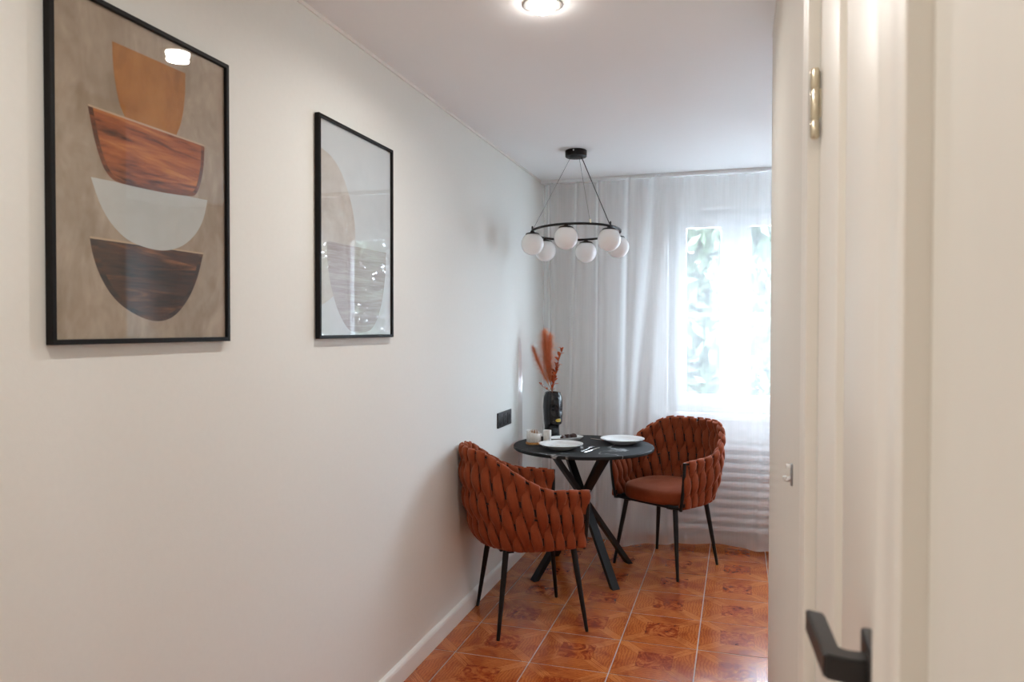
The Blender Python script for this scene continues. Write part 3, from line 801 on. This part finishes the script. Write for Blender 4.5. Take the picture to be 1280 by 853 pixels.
# squarer ends
for v_ in tray.data.vertices:
    a = math.atan2(v_.co.y/.46, v_.co.x); k = (abs(math.cos(a))**3.2 + abs(math.sin(a))**3.2)**(-1/3.2)
    v_.co.x *= k*.93; v_.co.y *= k*.95
tray.location = (*tc_, TZ+.0004); tray.rotation_euler = (0, 0, ang)
tag(tray, 'oblong white porcelain tray behind the near plate holding brown pastries', 'tray')
def blob(name, label, loc, s, rz, seed, grp):
    rnd = random.Random(seed); bm = bmesh.new()
    bmesh.ops.create_icosphere(bm, subdivisions=3, radius=1)
    ph = [rnd.uniform(0, 6) for _ in range(6)]
    for v_ in bm.verts:
        c = v_.co; k = 1 + .13*math.sin(4*c.x+ph[0])*math.sin(5*c.y+ph[1]) + .09*math.sin(9*c.z+ph[2]+3*c.x) + .05*math.sin(13*c.y+ph[3])
        c *= k; c.x *= s[0]; c.y *= s[1]; c.z = max(c.z, -.75)*s[2]
    zmin = min(v_.co.z for v_ in bm.verts)
    for v_ in bm.verts: v_.co.z -= zmin
    o = mesh_obj(name, bm, M['pastry'], None, smooth=180); o.location = loc; o.rotation_euler = (0, 0, rz)
    return tag(o, label, 'pastry', grp)
def ontray(u, v_): c, s = math.cos(ang), math.sin(ang); return (tc_.x + u*c - v_*s, tc_.y + u*s + v_*c, TZ+.0055)
for u, v_, s, lb, sd in ((-.020, -.008, (.024, .016, .013), 'dark brown pastry at the left end of the row on the white tray', 1), (.018, .004, (.023, .017, .015), 'dark brown pastry in the middle of the row on the white tray', 2), (.056, -.004, (.024, .018, .018), 'largest dark brown pastry at the right end of the white tray', 3)):
    blob('pastry', lb, ontray(u, v_), s, ang + sd*.8, sd, 'pastries on the white tray')
# cutlery
def fork(loc, rz, label):
    t_ = thing('fork', label, 'fork', (*loc, TZ+.0005), rz)
    bm = bmesh.new(); add_tube(bm, [(-.10, 0, .0035), (-.05, 0, .003), (.02, 0, .004), (.045, 0, .0075)], [.0070, .0055, .0042, .0042], 8, squash=.42); mesh_obj('handle', bm, M['steel'], t_, smooth=60)
    bm = bmesh.new()
    add_box(bm, (.043, -.011, .0058), (.062, .011, .0082), .0008)
    for k in range(4):
        y = -.0095 + k*.00633; add_tube(bm, [(.060, y, .007), (.080, y, .0045), (.097, y*.97, .006)], [.0018, .0016, .0011], 6)
    mesh_obj('tines', bm, M['steel'], t_, smooth=60)
def knife(loc, rz, label):
    t_ = thing('table_knife', label, 'knife', (*loc, TZ+.0005), rz)
    bm = bmesh.new(); add_tube(bm, [(-.10, 0, .0036), (-.04, 0, .0034), (.005, 0, .0036)], [.0075, .0062, .0055], 8, squash=.5); mesh_obj('handle', bm, M['steel'], t_, smooth=60)
    bm = bmesh.new()
    pts = [(0, -.006), (.07, -.009), (.092, -.006), (.100, .003), (.08, .0065), (0, .0065)]
    lo = [bm.verts.new((x, y, .0030)) for x, y in pts]; hi = [bm.verts.new((x, y, .0044)) for x, y in pts]
    bm.faces.new(lo); bm.faces.new(hi)
    for k in range(6): bm.faces.new((lo[k], lo[(k+1) % 6], hi[(k+1) % 6], hi[k]))
    mesh_obj('blade', bm, M['steel'], t_)
fork((.492, 4.075), math.radians(80), 'steel fork beside the near plate, left of the knife')
knife((.523, 4.055), math.radians(74), 'steel table knife beside the near plate, right of the fork')
t_ = thing('spoon', 'steel spoon lying behind, left of the far plate', 'spoon', (.520, 4.438, TZ+.0005), math.radians(-25))
bm = bmesh.new(); add_tube(bm, [(-.09, 0, .003), (-.03, 0, .003), (.03, 0, .005)], [.0060, .0046, .0036], 8, squash=.45); mesh_obj('handle', bm, M['steel'], t_, smooth=60)
bm = bmesh.new(); add_lathe(bm, [(0, 0), (.010, .0006), (.017, .0035), (.0195, .0075), (.0188, .0078), (.0162, .0042), (.0095, .0016), (0, .0011)], 24, (.052, 0, .0005), 0, 1.35, .95); mesh_obj('bowl', bm, M['steel'], t_, smooth=60)

# toothpick / napkin holder
hl = thing('toothpick_holder', 'white stone look holder with slanted rim on round wooden base', 'holder', (.150, 4.185, TZ+.0004), math.radians(-17))
lathe('base', [(0, 0), (.046, 0), (.048, .002), (.048, .011), (.046, .013), (0, .013)], M['oak'], hl, 40)
bm = bmesh.new(); seg = 40; rings = []
def rim(a): return .060 - .010*math.cos(a - .3)
for r, zf in ((.0, 0), (.040, 0), (.043, .003), (.0435, None), (.042, 'r'), (.038, None), (.037, .006), (0, .006)):
    rings.append([bm.verts.new((r*math.cos(2*PI*k/seg), r*math.sin(2*PI*k/seg), .013 + (rim(2*PI*k/seg)-.002 if zf is None else rim(2*PI*k/seg) if zf == 'r' else zf))) for k in range(seg)])
for Ar, Br in zip(rings, rings[1:]):
    for k in range(seg): bm.faces.new((Ar[k], Ar[(k+1) % seg], Br[(k+1) % seg], Br[k]))
bmesh.ops.remove_doubles(bm, verts=bm.verts, dist=1e-5)
mesh_obj('cup', bm, M['holder'], hl, smooth=50)
rnd = random.Random(4)
tp = None
for k in range(16):
    a, r = rnd.uniform(0, 2*PI), .020*math.sqrt(rnd.random())
    if tp is None:
        bm = bmesh.new(); add_tube(bm, [(0, 0, 0), (0, 0, .008), (0, 0, .058), (0, 0, .066)], [.0004, .0015, .0015, .0004], 6)
        o = tp = mesh_obj('toothpick', bm, M['toothpick'], None, smooth=50)
    else: o = tp.copy(); COL.objects.link(o)
    o.location = (.150 + r*math.cos(a), 4.185 + r*math.sin(a), TZ + .0200); o.rotation_euler = (.22*math.sin(a)*-r/.02, .22*math.cos(a)*r/.02, 0)
    tag(o, 'brown wooden toothpick standing in the white slanted holder', 'toothpick', 'toothpicks in the white holder')
sg = thing('sugar_jar', 'small narrow white ceramic pot beside the toothpick holder', 'jar', (.222, 4.225, TZ+.0004))
lathe('pot', [(0, 0), (.021, 0), (.0235, .003), (.0235, .078), (.022, .080), (.020, .078), (.020, .006), (0, .006)], M['holder'], sg, 28)

# black face vase
vz = thing('face_vase', 'tall matt black vase shaped as a face with golden lips', 'vase', (.190, 4.478, TZ+.0004), 0)
VH = .285
def lerp_tab(tab, z):
    for (z0, a), (z1, b) in zip(tab, tab[1:]):
        if z <= z1:
            f = (z-z0)/(z1-z0); f = f*f*(3-2*f); return a + (b-a)*f
    return tab[-1][1]
front = [(0, .040), (.02, .037), (.065, .032), (.078, .036), (.088, .058), (.100, .062), (.112, .059), (.135, .058), (.165, .057), (.185, .058), (.205, .060), (.235, .059), (.265, .052), (.285, .044)]
sidew = [(0, .050), (.03, .046), (.08, .045), (.12, .051), (.19, .055), (.24, .053), (.285, .044)]
back = [(0, .060), (.05, .055), (.12, .058), (.20, .062), (.25, .056), (.285, .046)]
def gs(x, c, s): return math.exp(-((x-c)/s)**2)
def vase_r(a, z):
    ca, sa = math.cos(a), math.sin(a)
    d = lerp_tab(front, z) if ca > 0 else lerp_tab(back, z); w_ = lerp_tab(sidew, z)
    r = 1/((abs(ca)/d)**2.3 + (abs(sa)/w_)**2.3)**(1/2.3)
    if ca > 0:
        nose = lerp_tab([(0, 0), (.127, 0), (.136, .021), (.150, .019), (.190, .011), (.225, .005), (.265, 0), (.285, 0)], z)
        r += nose*gs(a, 0, .17)
        r += .005*gs(z, .118, .0055)*gs(a, 0, .30) + .0045*gs(z, .1085, .0050)*gs(a, 0, .27)
        r -= .003*gs(z, .1133, .0024)*gs(a, 0, .30)
        r += .006/(1+math.exp((abs(a)-.95)*22))/(1+math.exp(-(z-.086)*500))
        for s in (-1, 1):
            r -= .0095*gs(a, s*.46, .23)*gs(z, .182, .026)
            r += .0035*gs(a, s*.50, .17)*gs(z, .184, .008)
            r += .0012*gs(a, s*.45, .30)*gs(z, .214, .008)
            r += .003*gs(a, s*.72, .28)*gs(z, .155, .020)
    return r
def ang_of(a): return a
AS = [-PI + 2*PI*k/96 for k in range(96)]
AS = [a - .42*math.sin(a) for a in AS]        # denser columns on the face
zs = [VH*k/96 for k in range(97)]
bm = bmesh.new(); rings = []
for z in zs: rings.append([bm.verts.new((vase_r(a, z)*math.cos(a), vase_r(a, z)*math.sin(a), z)) for a in AS])
for sc_, z in ((.93, VH+.002), (.84, VH-.001), (.80, VH-.03), (.75, VH-.16), (0.02, VH-.165)):
    rings.append([bm.verts.new((v_.co.x*sc_, v_.co.y*sc_, z)) for v_ in rings[96]])
for Ar, Br in zip(rings, rings[1:]):
    for k in range(96): bm.faces.new((Ar[k], Ar[(k+1) % 96], Br[(k+1) % 96], Br[k]))
bm.faces.new(rings[0][::-1]); bm.faces.new(rings[-1])
vb = mesh_obj('body', bm, M['black_ceramic'], vz, smooth=180)
FD = math.radians(-73 + 31)      # direction the face looks
vb.rotation_euler = (0, 0, FD)
# lips, a thin skin over the modelled mouth
bm = bmesh.new(); g = []
for j in range(13):
    z = .1035 + .020*j/12; row = []
    hw = .27*math.sqrt(max(0, 1-((z-.1133)/.0108)**2)) + .02
    for k in range(17):
        a = -hw + 2*hw*k/16; r = vase_r(a, z) + .0007; row.append(bm.verts.new((r*math.cos(a), r*math.sin(a), z)))
    g.append(row)
for j in range(12):
    for k in range(16): bm.faces.new((g[j][k], g[j][k+1], g[j+1][k+1], g[j+1][k]))
lp = mesh_obj('lips', bm, M['gold_lips'], vz, smooth=180); lp.rotation_euler = (0, 0, FD); tag(lp, 'gold yellow lips')

# pampas plumes and dried leaf sprig in the vase
VX, VY, VZ = .190, 4.478, TZ + VH
def view(l_, d_): return Vector((l_*latx - d_*laty, l_*laty + d_*latx, 0))   # sideways / away offsets
def plume(label, tip, L, width, seed, dens, bend):
    rnd = random.Random(seed)
    t_ = thing('pampas_plume', label, 'dried plant', (VX, VY, VZ-.15), 0, 'pampas plumes in the black vase')
    def path(s):
        q = Vector((0, 0, .15)).lerp(Vector((tip[0], tip[1], .15+tip[2])), s) if s > 0 else Vector((0, 0, .15))
        return q + Vector((bend[0], bend[1], 0))*math.sin(PI*min(1, s))
    pts = [Vector((-tip[0]*.10, -tip[1]*.10, .004))] + [path(k/10) for k in range(11)]
    tube('stem', pts, [.0016]*8 + [.0010]*4, M['stem'], t_, 6)
    bm = bmesh.new(); ax = Vector(tip).normalized()
    for k in range(dens):
        s = .16 + .84*rnd.random()**.85
        p_ = path(min(1, s)); a = rnd.uniform(0, 2*PI)
        prof_ = (max(0, math.sin(PI*min(1, (s-.08)/1.04))))**.55*(1.2-.55*s)
        ln = .022+.036*rnd.random(); out = Vector((math.cos(a), math.sin(a), 0)); out = (out - ax*out.dot(ax)).normalized()
        reach = width*prof_*(.25+.95*rnd.random())
        e1 = p_ + out*reach*.40 + ax*ln*.75
        e2 = p_ + out*reach*.80 + ax*ln*1.05
        e3 = p_ + out*reach*1.15 + ax*ln*.95 - Vector((0, 0, .016*rnd.random()))
        sd = ax.cross(out)*.00038
        rows = [(q - sd*w_, q + sd*w_) for q, w_ in ((p_, 1.0), (e1, .9), (e2, .7), (e3, .25))]
        vv_ = [[bm.verts.new(q) for q in r_] for r_ in rows]
        for A_, B_ in zip(vv_, vv_[1:]): bm.faces.new((A_[0], A_[1], B_[1], B_[0]))
    o = mesh_obj('feathery_head', bm, M['plume'], t_); o['kind'] = 'stuff'
def tp3(l_, d_, z): v_ = view(l_, d_); return (v_.x, v_.y, z)
plume('tallest orange pampas plume, upright at the middle of the black vase', tp3(-.046, .01, .355), 1, .100, 1, 2300, view(-.012, 0))
plume('short orange pampas plume leaning left out of the black vase', tp3(-.112, -.01, .255), 1, .052, 2, 800, view(-.006, 0))
plume('orange pampas plume just right of the tallest in the black vase', tp3(-.012, .03, .330), 1, .092, 3, 1900, view(-.016, 0))
lf = bpy.data.meshes.new('leaf')
bm = bmesh.new(); rows = []
for k in range(7):
    s = k/6; w_ = .0095*math.sin(PI*min(1, s*.92+.06))**.8; z = .006*math.sin(PI*s)
    rows.append([bm.verts.new((s*.034, -w_, z)), bm.verts.new((s*.034, 0, z-.002)), bm.verts.new((s*.034, w_, z))])
for A_, B_ in zip(rows, rows[1:]):
    for k in range(2): bm.faces.new((A_[k], A_[k+1], B_[k+1], B_[k]))
bm.to_mesh(lf); bm.free(); lf.materials.append(M['leaf_red'])
def sprig(label, tip, seed, n_, name, s0=.1, sc_=1.0):
    rnd = random.Random(seed)
    t_ = thing(name, label, 'dried plant', (VX, VY, VZ-.15))
    def path(s): return Vector((0, 0, .15)).lerp(Vector((tip[0], tip[1], .15+tip[2])), s) + view(-.010, 0)*math.sin(PI*s)
    tube('stem', [Vector((-tip[0]*.12, -tip[1]*.12, .004))] + [path(k/8) for k in range(9)], .0014, M['stem'], t_, 6)
    for k in range(n_):
        s = s0 + (1-s0)*k/(n_-1); o = bpy.data.objects.new('leaf', lf); COL.objects.link(o); o.parent = t_
        o.location = path(s); q = sc_*rnd.uniform(.75, 1.15)*(1-.25*s); o.scale = (q, q, q)
        o.rotation_euler = (rnd.uniform(-.9, .9), rnd.uniform(-1.25, -.35), k*2.4 + rnd.uniform(-.4, .4))
sprig('red dried leaf sprig leaning right out of the black vase', tp3(.062, -.01, .272), 11, 26, 'dried_leaf_sprig', .15, 1.25)
sprig('short rust dried leaf sprig low at the right vase rim', tp3(.034, -.04, .150), 12, 14, 'dried_leaf_sprig', .05, .9)
sprig('small dried twig drooping left over the black vase rim', tp3(-.078, -.03, .055), 13, 8, 'dried_leaf_sprig', .2, .6)

# ------------------------------------------------------------------ ground and trees outside
M['lawn'] = simple('pale_concrete_paving', (.46, .46, .45, 1), .9, var=.2, scale=2)
sbox('ground', 'pale paved yard far below the window', (-45, YB+.6, -6.1), (48, 90, -6.0), M['lawn'])
def tree(label, x, y, hgt, seed, n_):
    rnd = random.Random(seed)
    t_ = thing('tree', label, 'tree', (x, y, -6.0), 0, 'trees outside the window')
    bm = bmesh.new(); add_tube(bm, [(0, 0, 0), (.1, 0, hgt*.4), (.0, .1, hgt*.7), (.15, 0, hgt*.95)], [.22, .17, .11, .04], 10)
    for k in range(9):
        z = hgt*(.4+.055*k); a = rnd.uniform(0, 6.28); L_ = 2.2*(1-.05*k)
        add_tube(bm, [(.05, 0, z), (.5*L_*math.cos(a), .5*L_*math.sin(a), z+.5), (L_*math.cos(a), L_*math.sin(a), z+1.1)], [.07, .045, .015], 6)
    mesh_obj('trunk', bm, M['bark'], t_, smooth=60)
    bm = bmesh.new()
    for k in range(n_):
        a = rnd.uniform(0, 6.28); ph = math.acos(rnd.uniform(-1, 1)); r = 2.6*rnd.random()**.33
        c = Vector((r*math.sin(ph)*math.cos(a), r*math.sin(ph)*math.sin(a), hgt*.78 + 1.25*r*math.cos(ph)))
        u = Vector((rnd.gauss(0, 1), rnd.gauss(0, 1), rnd.gauss(0, 1))).normalized(); w_ = u.orthogonal().normalized(); s = rnd.uniform(.12, .20)
        bm.faces.new([bm.verts.new(c + u*s), bm.verts.new(c + w_*s*.5), bm.verts.new(c - u*s), bm.verts.new(c - w_*s*.5)])
    o = mesh_obj('foliage', bm, M['leaf_green'], t_); o['kind'] = 'stuff'
for lb, x, y, hh, sd, n_ in (('green leafy tree outside, straight behind the left window pane', .9, 14.5, 10.6, 21, 11000),
                             ('green leafy tree outside, behind the pane beside the door wall', 7.0, 15.6, 10.2, 22, 7000)):
    tree(lb, x, y, hh, sd, n_)
